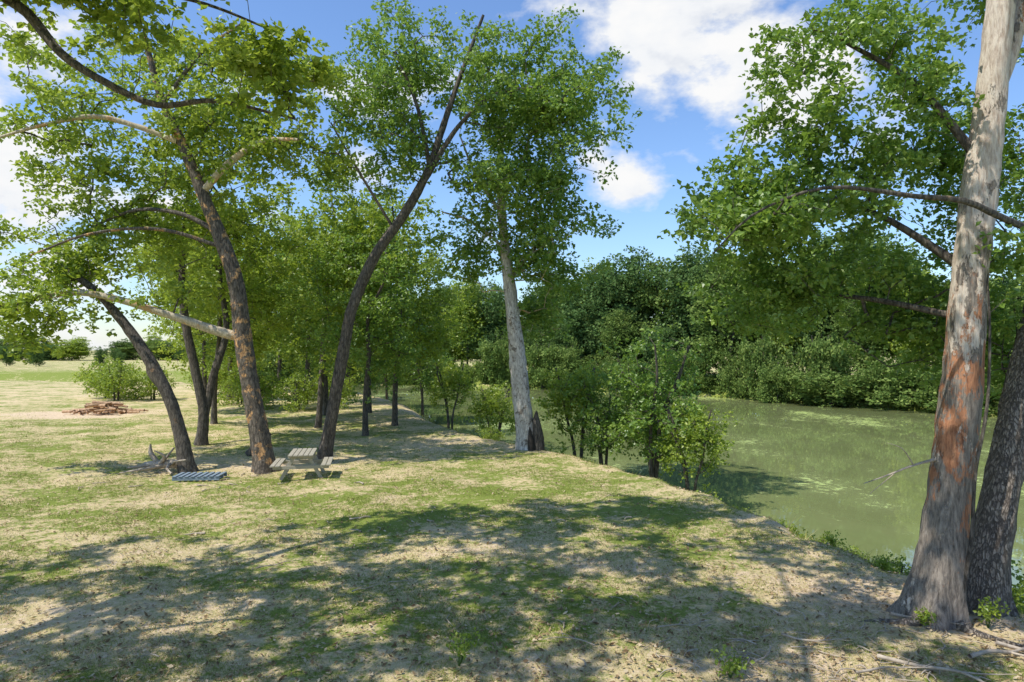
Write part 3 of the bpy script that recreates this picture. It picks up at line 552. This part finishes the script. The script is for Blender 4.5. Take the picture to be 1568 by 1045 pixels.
for i in range(34):
    a=i/34*6.28; it.append((-27.6+math.cos(a)*1.7+rr.normal()*.2,46+math.sin(a)*1.2+rr.normal()*.15,.08+rr.uniform(0,.12),rr.uniform(.10,.22)))
fp=rocks('fire_pit',it,BRICK,61)
lg=[]
for i in range(34):
    x,y=-27.5+rr.normal()*.9,46+rr.normal()*.55; a=rr.uniform(0,3.14); l=rr.uniform(.3,.95); z=.12+rr.uniform(0,.5)*math.exp(-((x+27.5)/1.1)**2); r=rr.uniform(.05,.12)
    lg.append([(x-math.cos(a)*l,y-math.sin(a)*l,z+rr.normal()*.06,r),(x,y,z+.04,r*.95),(x+math.cos(a)*l,y+math.sin(a)*l,z+rr.normal()*.06,r*.8)])
lg+=[[(-29.9,45.5,.15,.1),(-29,45.3,.2,.1)],[(-25.6,45.6,.1,.08),(-24.9,45.7,.12,.07)]]
tubes_obj('logs',lg,CUTWOOD,62,8,fp)

# ------------------------------------------------------------ sky, sun, camera
SE=math.radians(58); az=math.atan2(-.85,-.50)
w=bpy.data.worlds.new('World'); scene.world=w; w.use_nodes=True; nt=w.node_tree; nt.nodes.clear(); L=nt.links.new
out=nt.nodes.new('ShaderNodeOutputWorld'); bg=N(nt,'ShaderNodeBackground'); SKYS=.14; bg.inputs[1].default_value=SKYS
sky=N(nt,'ShaderNodeTexSky',sky_type='NISHITA'); sky.sun_disc=False; sky.sun_elevation=SE; sky.sun_rotation=az; sky.air_density=1.2; sky.dust_density=.3; sky.ozone_density=3.0
tc=N(nt,'ShaderNodeTexCoord')
tint=N(nt,'ShaderNodeMixRGB',blend_type='MULTIPLY'); tint.inputs[0].default_value=1; L(sky.outputs[0],tint.inputs[1]); tint.inputs[2].default_value=(1.04,1.18,1.42,1)
def M(op,a,b=None,c=None):
    n=N(nt,'ShaderNodeMath',operation=op)
    for i,v in enumerate([a,b,c]):
        if v is None: continue
        if isinstance(v,(int,float)): n.inputs[i].default_value=v
        else: L(v,n.inputs[i])
    return n.outputs[0]
mp=N(nt,'ShaderNodeMapping'); mp.inputs['Scale'].default_value=(1,1,1.7); L(tc.outputs['Generated'],mp.inputs[0])
n1=N(nt,'ShaderNodeTexNoise',Scale=7.5,Detail=9.0,Roughness=.56); L(mp.outputs[0],n1.inputs['Vector'])
n2=N(nt,'ShaderNodeTexNoise',Scale=2.3,Detail=3.0,Roughness=.5); L(mp.outputs[0],n2.inputs['Vector'])
mpb=N(nt,'ShaderNodeMapping'); mpb.inputs['Location'].default_value=(-.012,0,.03); mpb.inputs['Scale'].default_value=(1,1,1.7); L(tc.outputs['Generated'],mpb.inputs[0])
n1b=N(nt,'ShaderNodeTexNoise',Scale=7.5,Detail=5.0,Roughness=.56); L(mpb.outputs[0],n1b.inputs['Vector'])
dens=M('MULTIPLY_ADD',n2.outputs['Fac'],.7,-.53)
for (d,r,a) in [((.20,1,.50),.16,.60),((.33,1,.45),.15,.58),((.46,1,.40),.11,.5),((.40,1,.34),.07,.25),((.12,1,.27),.07,.55),((.175,1,.235),.06,.5),((.09,1,.12),.07,.3),((-.20,1,.34),.12,.35),((-.62,1,.16),.28,.4),((-.75,1,.3),.2,.3)]:
    v=np.array(d)/np.linalg.norm(d); dn=N(nt,'ShaderNodeVectorMath',operation='DISTANCE'); L(tc.outputs['Generated'],dn.inputs[0]); dn.inputs[1].default_value=tuple(v)
    mr=N(nt,'ShaderNodeMapRange',interpolation_type='SMOOTHSTEP'); mr.inputs[1].default_value=0; mr.inputs[2].default_value=r*1.2; mr.inputs[3].default_value=a; mr.inputs[4].default_value=0; L(dn.outputs['Value'],mr.inputs[0])
    dens=M('ADD',dens,mr.outputs[0])
dens=M('ADD',dens,M('MULTIPLY_ADD',n1.outputs['Fac'],2.2,-1.10))
cr=ramp(nt,[(.08,(0,0,0)),(.22,(.35,.35,.35)),(.42,(1,1,1))]); L(dens,cr.inputs[0])
sh=M('MULTIPLY_ADD',M('SUBTRACT',n1b.outputs['Fac'],n1.outputs['Fac']),2.5,.5)
cc=ramp(nt,[(.25,(1.0,1.0,1.0)),(.6,(.93,.95,.98)),(.9,(.76,.80,.88))]); L(sh,cc.inputs[0])
cs=N(nt,'ShaderNodeVectorMath',operation='SCALE'); L(cc.outputs[0],cs.inputs[0]); cs.inputs['Scale'].default_value=.97/SKYS
mx=N(nt,'ShaderNodeMixRGB'); L(cr.outputs[0],mx.inputs[0]); L(tint.outputs[0],mx.inputs[1]); L(cs.outputs[0],mx.inputs[2])
L(mx.outputs[0],bg.inputs[0]); L(bg.outputs[0],out.inputs[0])
from mathutils import Vector
sl=bpy.data.lights.new('sun','SUN'); sl.energy=5.0; sl.angle=math.radians(.5); sl.color=(1,.955,.87)
so=obj('sun',sl); ts=Vector((math.sin(az)*math.cos(SE),math.cos(az)*math.cos(SE),math.sin(SE))); so.rotation_euler=ts.to_track_quat('Z','Y').to_euler(); so.location=(-30,-10,40)
cam=bpy.data.cameras.new('camera'); cam.lens=24; cam.sensor_width=36; cam.clip_end=5000; cam.clip_start=.1
co_=obj('camera',cam,None,(0,0,4.3)); co_.rotation_euler=(math.radians(90)+.012,0,0); scene.camera=co_
print('verts',sum(len(m.vertices) for m in bpy.data.meshes))
